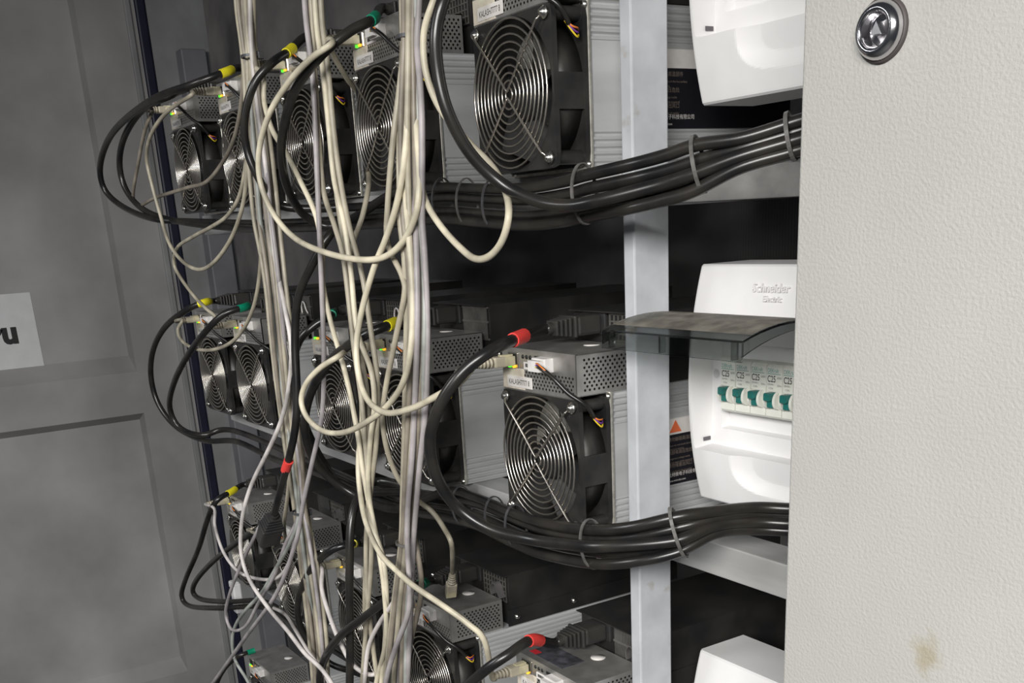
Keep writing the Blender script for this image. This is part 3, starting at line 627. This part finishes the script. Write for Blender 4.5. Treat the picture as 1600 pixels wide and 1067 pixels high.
net('beige network cable weaving left of the right bundle, its plug lying on a controller', px([(706, 852, 0.487), (692, 822, 0.49), (675, 799, 0.49), (655, 783, 0.48), (625, 752, 0.46), (606, 707, 0.448), (598, 656, 0.444), (603, 605, 0.443), (619, 525, 0.444), (632, 460, 0.446), (628, 430, 0.448), (606, 380, 0.45), (606, 320, .45), (614, 220, .454), (624, 140, .462), (632, 57, .470), (634, -40, .478)]), 'beige', r=.0028,
    plug=at(704, 930, Y=.535), plugdir=(at(704, 930, Y=.535) - at(709, 872, Y=.525)).normalized())
net('cream network cable crossing the right bundle to the lower shelf machine nearest the post', px([(757, 1001, 0.458), (731, 974, 0.445), (688, 943, 0.43), (645, 914, 0.422), (618, 890, 0.422), (593, 863, 0.425), (572, 817, 0.435), (563, 771, 0.445), (560, 720, 0.452), (566, 640, 0.458), (556, 540, 0.462), (545, 430, 0.466), (530, 330, 0.47), (512, 180, 0.475), (497, 40, 0.48), (492, -40, 0.482)]), 'cream', plug=port(3, 1), r=.003)
net('white network cable bending from the third lower shelf machine down past the cords', px([(503, 888, .465), (503, 920, .45), (516, 965, .44), (532, 1005, .44), (553, 1040, .445), (580, 1054, .455), (600, 1040, .462), (608, 1000, .462), (615, 960, .46)]), 'white', plug=port(3, 3))
net('white network cable sagging deeply in front of the lower shelf by the door', px([(390, -40, .474), (394, 88, .470), (414, 250, .464), (430, 400, .46), (445, 480, .456), (455, 540, .453), (452, 600, .45), (440, 655, .445), (421, 700, .44), (392, 760, .43), (378, 813, .42), (377, 865, .415), (390, 906, .415), (418, 948, .415), (449, 985, .415), (476, 1020, .415), (504, 1047, .42), (530, 1085, .42)]), 'white')
net('white network cable drooping from the lower shelf machine nearest the door', px([(335, 795, .47), (336, 822, .455), (349, 862, .445), (373, 893, .44), (408, 905, .44), (437, 900, .445), (455, 868, .45), (464, 800, .46), (458, 700, .464), (444, 560, .466), (430, 430, .468), (410, 250, .472), (392, 88, .477), (386, -40, .48)]), 'white', plug=port(3, 5), r=.0026)
net('lilac network cable in a narrow loop hanging below the lower shelf, left of the fan', px([(412, 810, .45), (392, 850, .44), (372, 893, .432), (357, 934, .428), (353, 961, .427), (363, 984, .427), (384, 978, .43), (404, 942, .435), (428, 900, .44), (446, 850, .445), (466, 800, .458), (460, 700, .462), (446, 560, .464), (432, 430, .466), (412, 250, .470), (393, 88, .476), (388, -40, .479)]), 'lilac', r=.0026)
net('grey network cable dropping from the loose tangle to the bottom edge by the door', px([(388, -40, .479), (393, 88, .476), (411, 250, .470), (430, 430, .466), (443, 560, .464), (458, 700, .46), (467, 800, .455), (452, 850, .445), (430, 890, .44), (408, 927, .435), (384, 953, .43), (369, 975, .43), (363, 998, .43), (367, 1030, .43), (388, 1066, .43), (400, 1100, .43)]), 'grey', r=.0026)
net('white network cable slanting right below the tangle of the lower shelf', px([(428, 950, .45), (446, 960, .445), (462, 985, .44), (482, 1018, .44), (505, 1050, .44), (525, 1090, .44)]), 'white', r=.0025)
net('lilac network cable leaving the right bundle towards the bottom edge', px([(641, -40, .478), (641, 60, .472), (646, 250, .462), (652, 480, .442), (646, 680, .438), (637, 800, .436), (637, 863, .435), (640, 920, .432), (637, 960, .43), (618, 1012, .428), (604, 1060, .428), (598, 1105, .428)]), 'lilac')
net('brown network cable wandering beside the right bundle to the second lower shelf machine', px([(644, -40, .478), (643, 60, .474), (650, 250, .466), (656, 480, .458), (650, 680, .455), (643, 800, .452), (652, 860, .45), (658, 900, .452), (657, 935, .455), (648, 975, .455), (640, 1010, .455)]), 'brown', plug=None)
net('white network cable curving up from the third lower shelf fan', px([(636, 905, .452), (612, 945, .45), (592, 975, .45), (576, 1010, .448), (570, 1060, .448), (568, 1100, .448)]), 'white', r=.0026)
net('pale network cable plugged into the fourth lower shelf machine', px([(440, 846, .465), (444, 815, .455), (452, 740, .455), (446, 640, .458), (436, 520, .462), (420, 380, .468), (402, 200, .474), (390, 60, .480), (386, -40, .482)]), 'beige', plug=port(3, 4), r=.0026)

# ---- cable ties
def cable_tie(label, px_, py_, Y, rx, rz, ddir, col=TIE, head=(1, -1)):
    c = at(px_, py_, Y=Y); d = Vector(ddir).normalized()
    t = empty('cable_tie', c); t.rotation_euler = d.to_track_quat('Y', 'Z').to_euler()
    tag(t, label, 'cable tie', 'plastic cable ties')
    m = MB(); n = 28; vs = []
    for i in range(n):
        a = 2 * math.pi * i / n
        for rr, yy in ((1.0, -.0014), (1.0, .0014)):
            vs.append((rx * math.cos(a), yy, rz * math.sin(a)))
        for yy in (.0014, -.0014): vs.append(((rx + .0011) * math.cos(a), yy, (rz + .0011) * math.sin(a)))
    m.add(vs, [(4 * i + k, 4 * ((i + 1) % n) + k, 4 * ((i + 1) % n) + (k + 1) % 4, 4 * i + (k + 1) % 4) for i in range(n) for k in range(4)])
    m.build('band', col, t)
    hx, hz = head
    MB().bbox(hx * rx * .72 - .0035, hx * rx * .72 + .0035, -.0036, .0036, hz * rz * .72 - .0030, hz * rz * .72 + .0030, .0006).box(hx * rx * .72 - .0015, hx * rx * .72 + .0015, -.0040, .0040, hz * rz * .72 - .0036, hz * rz * .72 + .0036).build('head', col, t)
    return t
V = (0, 0, 1)
def dirn(a, b): return (at(*b[:2], Y=b[2]) - at(*a[:2], Y=a[2]))
TIE2 = mat('worn tie', (0.11, 0.105, 0.10), 0.35, 0, 0.3, 120)
cable_tie('dark cable tie around the right network bundle at the top', 640, 57, .465, .0125, .010, V)
cable_tie('dark cable tie around the right network bundle near the bottom', 636, 848, .446, .0125, .010, V, TIE2, (-1, -1))
cable_tie('dark cable tie around the left network bundle at the top', 392, 88, .473, .0125, .010, V)
cable_tie('dark cable tie around the left network bundle near the lower shelf', 470, 800, .455, .0125, .010, V)
d1 = dirn((880, 312, .512), (985, 288, .515)); d1b = dirn((1040, 274, .525), (1160, 236, .55)); d0 = dirn((690, 315, .535), (750, 318, .53))
cable_tie('pale worn cable tie on the top shelf cords just left of the post', 913, 303, .509, .0115, .0215, d1, TIE2, (-1, -1))
cable_tie('pale worn cable tie on the top shelf cords right of the post', 1092, 257, .536, .0105, .0188, d1b, TIE2, (-.9, .3))
cable_tie('cable tie at the cabinet end of the top shelf cords', 1236, 213, .569, .0085, .0150, d1b, TIE2, (-1, -1))
cable_tie('black cable tie on the top shelf cords under the second machine, leftmost', 692, 314, .535, .0110, .0205, d0, TIE, (-1, .6))
cable_tie('black cable tie on the top shelf cords under the second machine, middle', 730, 316, .532, .0110, .0205, d0, TIE2, (-1, -.6))
cable_tie('black cable tie on the top shelf cords under the second machine, rightmost', 771, 319, .527, .0110, .0205, d0, TIE, (-1, -1))
d2 = dirn((700, 786, .53), (800, 820, .515)); d3 = dirn((850, 838, .51), (985, 848, .512)); d4 = dirn((985, 848, .512), (1120, 812, .555))
cable_tie('black cable tie on the middle shelf cords, leftmost', 722, 790, .527, .0110, .0205, d2, TIE, (-1, .6))
cable_tie('black cable tie on the middle shelf cords left of the fan', 774, 808, .520, .0110, .0205, d2, TIE, (-1, .6))
cable_tie('black cable tie on the middle shelf cords under the fan', 806, 822, .514, .0110, .0205, d2, TIE, (-1, .3))
cable_tie('worn cable tie on the middle shelf cords below the machine nearest the post', 925, 850, .505, .0115, .0210, d3, TIE2, (-1, -1))
cable_tie('pale cable tie on the middle shelf cords right of the post', 1060, 832, .535, .0115, .0210, d4, TIE2, (-1, -.5))

# small white plastic clip at the lower left end of the lower shelf
p = at(364, 935, Y=.545)
clip = MB().bbox(p.x - 0.010, p.x + 0.010, .545, .5615, p.z - 0.030, p.z + 0.030, .003).bbox(p.x - .018, p.x + .006, .5455, .5610, p.z + .018, p.z + .032, .003).build('plastic_clip', WHITE)
tag(clip, 'small white plastic bracket at the door end of the lower shelf', 'bracket')

# ------------------------------------------------------------------ breaker boxes
BW0, BW1 = -0.688, -0.520                     # left and right edge along the shelf
BH = 0.101
def front_y(x, z):
    h = z / BH
    y = 0.6168 + 0.0155 * abs(h) ** 2.0
    ex = min(x - BW0, BW1 - x)
    if ex < 0.003: y += 0.002 * (1 - ex / 0.003) ** 2
    ez = BH - abs(z)
    if ez < 0.002: y += 0.0015 * (1 - ez / 0.002) ** 2
    inx = BW0 + 0.0060 < x < BW1 - 0.0060
    if inx and -0.0530 < z < 0.0605:
        y = 0.6405
        if BW0 + 0.0200 < x < BW1 - 0.014 and -0.036 < z < 0.036: y = 0.6480
    # thumb scoop under the window
    ux = (x - (BW0 + 0.098)) / 0.050; uz = (z + 0.060) / 0.0245
    if z <= -0.0530 and abs(ux) < 1:
        d = max(0.0, 1 - (abs(ux) ** 3.2 + (abs(uz) ** 2.6 if uz < 0 else abs(uz) ** 2.6)))
        y += 0.0075 * min(1, d * 1.25)
    return y
nx, nz = 100, 132
xs_ = [BW0 + (BW1 - BW0) * i / nx for i in range(nx + 1)]; zs_ = [-BH + 2 * BH * j / nz for j in range(nz + 1)]
bxm = MB(); vs = []
XC, ZC = (BW0 + BW1) / 2, 0
for j in range(nz + 1):
    for i in range(nx + 1): vs.append((xs_[i], front_y(xs_[i], zs_[j]), zs_[j]))
bxm.add(vs, [(j * (nx + 1) + i, j * (nx + 1) + i + 1, (j + 1) * (nx + 1) + i + 1, (j + 1) * (nx + 1) + i) for j in range(nz) for i in range(nx)])
YB = 0.690
for i in (0, nx):
    for j in range(nz):
        bxm.add([vs[j * (nx + 1) + i], vs[(j + 1) * (nx + 1) + i], (xs_[i], YB, zs_[j + 1]), (xs_[i], YB, zs_[j])], [(0, 1, 2, 3)])
for j in (0, nz):
    for i in range(nx):
        bxm.add([vs[j * (nx + 1) + i], vs[j * (nx + 1) + i + 1], (xs_[i + 1], YB, zs_[j]), (xs_[i], YB, zs_[j])], [(0, 1, 2, 3)])
bxm.add([(BW0, YB, -BH), (BW1, YB, -BH), (BW1, YB, BH), (BW0, YB, BH)], [(0, 1, 2, 3)])
BOXM = bxm.mesh('enclosure', WHITE)
kh = MB().cyl((0, 0.0000, -0.004), (0, 0.0006, -0.004), 0.0035, 14).box(-0.0015, 0.0015, 0.0, 0.0006, -0.002, 0.0075)
KEYH = kh.mesh('keyhole', mat('keyhole grey', (0.45, 0.44, 0.45), 0.6))
HOLE = MB().lathe([(0, 0.0), (0.0032, 0.0), (0.0040, -0.0008)], (0, 0, 0), 14).mesh('screw_hole', mat('hole grey', (0.5, 0.5, 0.5), 0.6))
NOTCH = MB().box(-0.0003, 0.0004, -0.004, 0.004, -0.0016, 0.0016).mesh('latch_notch', SHADOW)
boxes = []
for zc, lb in ((0.181, 'white plastic breaker box at the top edge, its front overexposed'), (-0.1433, 'white plastic breaker box in the middle with teal switches behind a raised lid'), (-0.495, 'white plastic breaker box at the bottom edge, only its top showing')):
    t = empty('breaker_box', (0, 0, zc)); tag(t, lb, 'breaker box', 'white breaker boxes'); boxes.append(t)
    link('enclosure', BOXM, t)
    k = link('keyhole', KEYH, t); k.location = (BW0 + 0.103, 0.6398, -0.0475)
    k = link('screw_hole', HOLE, t); k.location = (BW0 + 0.0125, 0.6404, 0.010)
    k = link('latch_notch', NOTCH, t); k.location = (BW0 + 0.0072, 0.634, -0.0465)
t = boxes[1]
lettering('Schneider', 0.0098, WHITE, (BW0 + 0.067, front_y(-0.6, 0.081) - 0.0008, 0.0805), (math.radians(82), 0, 0), t, 'raised_logo', thick=0.0010)
lettering('Electric', 0.0066, WHITE, (BW0 + 0.080, front_y(-0.6, 0.0735) - 0.0008, 0.0735), (math.radians(82), 0, 0), t, 'raised_logo', thick=0.0010)
# raised lid: curved clear plate with a skirt
lid = MB(); L0, L1 = BW0 + 0.006, BW1 - 0.006; arc = []
for k in range(13):
    s = k / 12; arc.append((0.6300 - s * 0.108, 0.0600 + 0.0085 * math.sin(s * math.pi * 0.80) - 0.0065 * s ** 3))
th = 0.0016
prof = arc + [(arc[-1][0] - 0.0012, arc[-1][1] - 0.0145)] + [(arc[-1][0] + 0.0006, arc[-1][1] - 0.0145)] + [(a + (0.0006 if i == 12 else 0), b - th) for i, (a, b) in reversed(list(enumerate(arc)))]
lid.prism(prof, L0, L1, 'x')
for xx in (L0, L1 - 0.0014):
    sk = [(a, b - th) for a, b in arc] + [(a, b - th - 0.002 - 0.0075 * (i / 12) ** 1.5) for i, (a, b) in reversed(list(enumerate(arc)))]
    lid.prism(sk, xx, xx + 0.0014, 'x')
LID = lid.build('raised_lid', LIDM, t)
dm = MB(); dv_ = []
for i, (a, b) in enumerate(arc[:12]): dv_ += [(L0 + 0.001, a, b + 0.00025), (L1 - 0.001, a, b + 0.00025)]
dm.add(dv_, [(2 * i, 2 * i + 1, 2 * i + 3, 2 * i + 2) for i in range(11)], True)
DF = dm.build('dust_film', DUSTM, LID)
nt = DUSTM.node_tree
mixs = nt.nodes.new('ShaderNodeMixShader'); trn = nt.nodes.new('ShaderNodeBsdfTransparent'); nz_ = nt.nodes.new('ShaderNodeTexNoise'); nz_.inputs['Scale'].default_value = 26; nz_.inputs['Detail'].default_value = 5
tcd = nt.nodes.new('ShaderNodeTexCoord'); nt.links.new(tcd.outputs['Object'], nz_.inputs['Vector'])
mr = nt.nodes.new('ShaderNodeMapRange'); mr.inputs['From Min'].default_value = 0.3; mr.inputs['From Max'].default_value = 0.62; mr.inputs['To Min'].default_value = 0.5; mr.inputs['To Max'].default_value = 0.93
nt.links.new(nz_.outputs['Fac'], mr.inputs['Value']); nt.links.new(mr.outputs['Result'], mixs.inputs['Fac'])
outn = nt.nodes['Material Output']; nt.links.new(trn.outputs[0], mixs.inputs[1]); nt.links.new(nt.nodes['Principled BSDF'].outputs[0], mixs.inputs[2]); nt.links.new(mixs.outputs[0], outn.inputs['Surface'])
for xx in (L0 + 0.007, L0 + 0.068, L1 - 0.012):
    MB().box(xx, xx + 0.0022, arc[-1][0] + 0.0008, arc[-1][0] + 0.006, arc[-1][1] - 0.0140, arc[-1][1] - th).build('lid_rib', LIDM, LID)
# breakers
BP = 0.0175; bz = -0.1415
bprof = [(0.648, -0.0215), (0.6345, -0.0215), (0.6325, -0.0195), (0.6325, -0.0125), (0.6318, -0.0120), (0.6318, -0.0015), (0.6325, 0.0), (0.6325, 0.0200), (0.6345, 0.0220), (0.648, 0.0220)]
BRK = MB().prism(bprof, 0.0004, BP - 0.0004, 'x').mesh('breaker_case', BRKW)
TOG = MB().bbox(0.0048, 0.0118, 0.6235, 0.6335, -0.0060, 0.0005, 0.0012).bbox(0.0052, 0.0114, 0.6275, 0.6335, -0.0120, -0.0055, 0.0010).mesh('toggle_switch', TEAL)
def disc(x0, x1):
    p = [(0.6320 + -0.0070 * math.cos(a) * 0.8, -0.0062 + 0.0072 * math.sin(a)) for a in [math.pi * 2 * k / 20 for k in range(20)]]
    return MB().prism(p, x0, x1, 'x')
DISC1, DISC2 = disc(0.0016, 0.0042).mesh('switch_cheek', BRKW), disc(0.0124, 0.0150).mesh('switch_cheek', BRKW)
for k in range(7):
    x = -0.6625 + k * BP
    if x + BP > BW1 - 0.014: break
    o = empty('circuit_breaker', (x, 0, bz)); o_names = ['leftmost', 'second from the left', 'third from the left', 'fourth from the left', 'fifth from the left', 'sixth', 'last']
    tag(o, 'white circuit breaker with teal switch, %s in its box' % o_names[k], 'circuit breaker', 'circuit breakers in the middle box')
    link('breaker_case', BRK, o); link('toggle_switch', TOG, o); link('switch_cheek', DISC1, o); link('switch_cheek', DISC2, o)
    lettering('DEKraft', 0.0046, TEALINK, (0.0012, 0.6323, 0.0158), FRONT, o, sx=0.80)
    lettering('C25', 0.0074, INK, (0.0012, 0.6323, 0.0082), FRONT, o, sx=0.72, bold=0.0001)
    lettering('230/400~', 0.0019, INK, (0.0014, 0.6323, 0.0056), FRONT, o)
    lettering('6000', 0.0024, INK, (0.0118, 0.6323, 0.0110), FRONT, o)
    lettering('50Hz', 0.0022, INK, (0.0118, 0.6323, 0.0050), FRONT, o)
    MB().box(0.0012, 0.0152, 0.6322, 0.6324, 0.0145, 0.0149).build('printed_line', TEALINK, o)
    lettering('I ON', 0.0022, INK, (0.0030, 0.6323, 0.0024), FRONT, o)

# ------------------------------------------------------------------ right cabinet
cab = empty('electrical_cabinet', (0, 0, -1.6)); tag(cab, 'tall light grey steel cabinet with textured paint and a round lock', 'cabinet')
nt = CABINET.node_tree; bs = nt.nodes['Principled BSDF']
# smudge: a brown rubbed stain near the bottom
sc = at(1448, 1024, Y=0.5) + Vector((0, 0, 1.6))
geo = nt.nodes.new('ShaderNodeTexCoord'); mp = nt.nodes.new('ShaderNodeMapping'); mp.vector_type = 'POINT'
mp.inputs['Location'].default_value = (-sc.x, 0, -sc.z)
nt.links.new(geo.outputs['Object'], mp.inputs['Vector'])
mp2 = nt.nodes.new('ShaderNodeMapping'); mp2.inputs['Rotation'].default_value = (0, math.radians(28), 0); mp2.inputs['Scale'].default_value = (75, 0, 55)
nt.links.new(mp.outputs['Vector'], mp2.inputs['Vector'])
ln = nt.nodes.new('ShaderNodeVectorMath'); ln.operation = 'LENGTH'; nt.links.new(mp2.outputs['Vector'], ln.inputs[0])
nn = nt.nodes.new('ShaderNodeTexNoise'); nn.inputs['Scale'].default_value = 90; nn.inputs['Detail'].default_value = 5; nt.links.new(geo.outputs['Object'], nn.inputs['Vector'])
ma = nt.nodes.new('ShaderNodeMath'); ma.operation = 'MULTIPLY_ADD'; ma.inputs[1].default_value = 1.6; nt.links.new(nn.outputs['Fac'], ma.inputs[0]); nt.links.new(ln.outputs['Value'], ma.inputs[2])
rg = nt.nodes.new('ShaderNodeMapRange'); rg.inputs['From Min'].default_value = 1.0; rg.inputs['From Max'].default_value = 1.65; rg.inputs['To Min'].default_value = 0.75; rg.inputs['To Max'].default_value = 0.0
nt.links.new(ma.outputs[0], rg.inputs['Value'])
mx = nt.nodes.new('ShaderNodeMix'); mx.data_type = 'RGBA'; mx.inputs['B'].default_value = (0.30, 0.26, 0.18, 1)
old = bs.inputs['Base Color'].links[0].from_socket
nt.links.new(rg.outputs['Result'], mx.inputs['Factor']); nt.links.new(old, mx.inputs['A']); nt.links.new(mx.outputs['Result'], bs.inputs['Base Color'])
CX = -0.4605
MB().bbox(CX, 0.40, 0.500, 0.520, 0.0, 2.5, 0.0016).build('door_panel', CABINET, cab)
MB().box(CX + 0.010, 0.39, 0.5205, 0.80, 0.01, 2.49).build('carcass', CABINET, cab)
MB().bbox(CX - 0.002, CX + 0.0095, 0.525, 0.545, 1.52, 1.705, 0.001).build('cable_entry_frame', DARKSTEEL, cab)
lc = at(1374, 47, Y=0.497) + Vector((0, 0, 1.6))
lk = MB().lathe([(0.0145, 0.003), (0.0145, 0.0005), (0.0138, -0.0022), (0.0115, -0.0048), (0.0098, -0.0052), (0.0088, -0.0045), (0.0084, -0.0030), (0.0080, 0.0025), (0.0078, 0.0028), (0.0, 0.0028)], (0, 0, 0), 40).build('lock', mat('chrome lock', (0.62, 0.61, 0.63), 0.16, 1.0), cab)
lk.location = lc
MB().lathe([(0.0158, 0.003), (0.0158, 0.0012), (0.0146, 0.0008)], (0, 0, 0), 40).build('lock_gasket', mat('lock gasket', (0.06, 0.05, 0.05), 0.6), lk)
ti = MB(); rt = 0.0042
tri = [(rt * math.sin(a), rt * math.cos(a) + 0.0) for a in (0, 2.094, 4.189)]
ti.prism(tri, -0.0030, 0.0027, 'y'); tin = ti.build('triangular_insert', mat('insert metal', (0.55, 0.54, 0.55), 0.3, 1.0), lk)
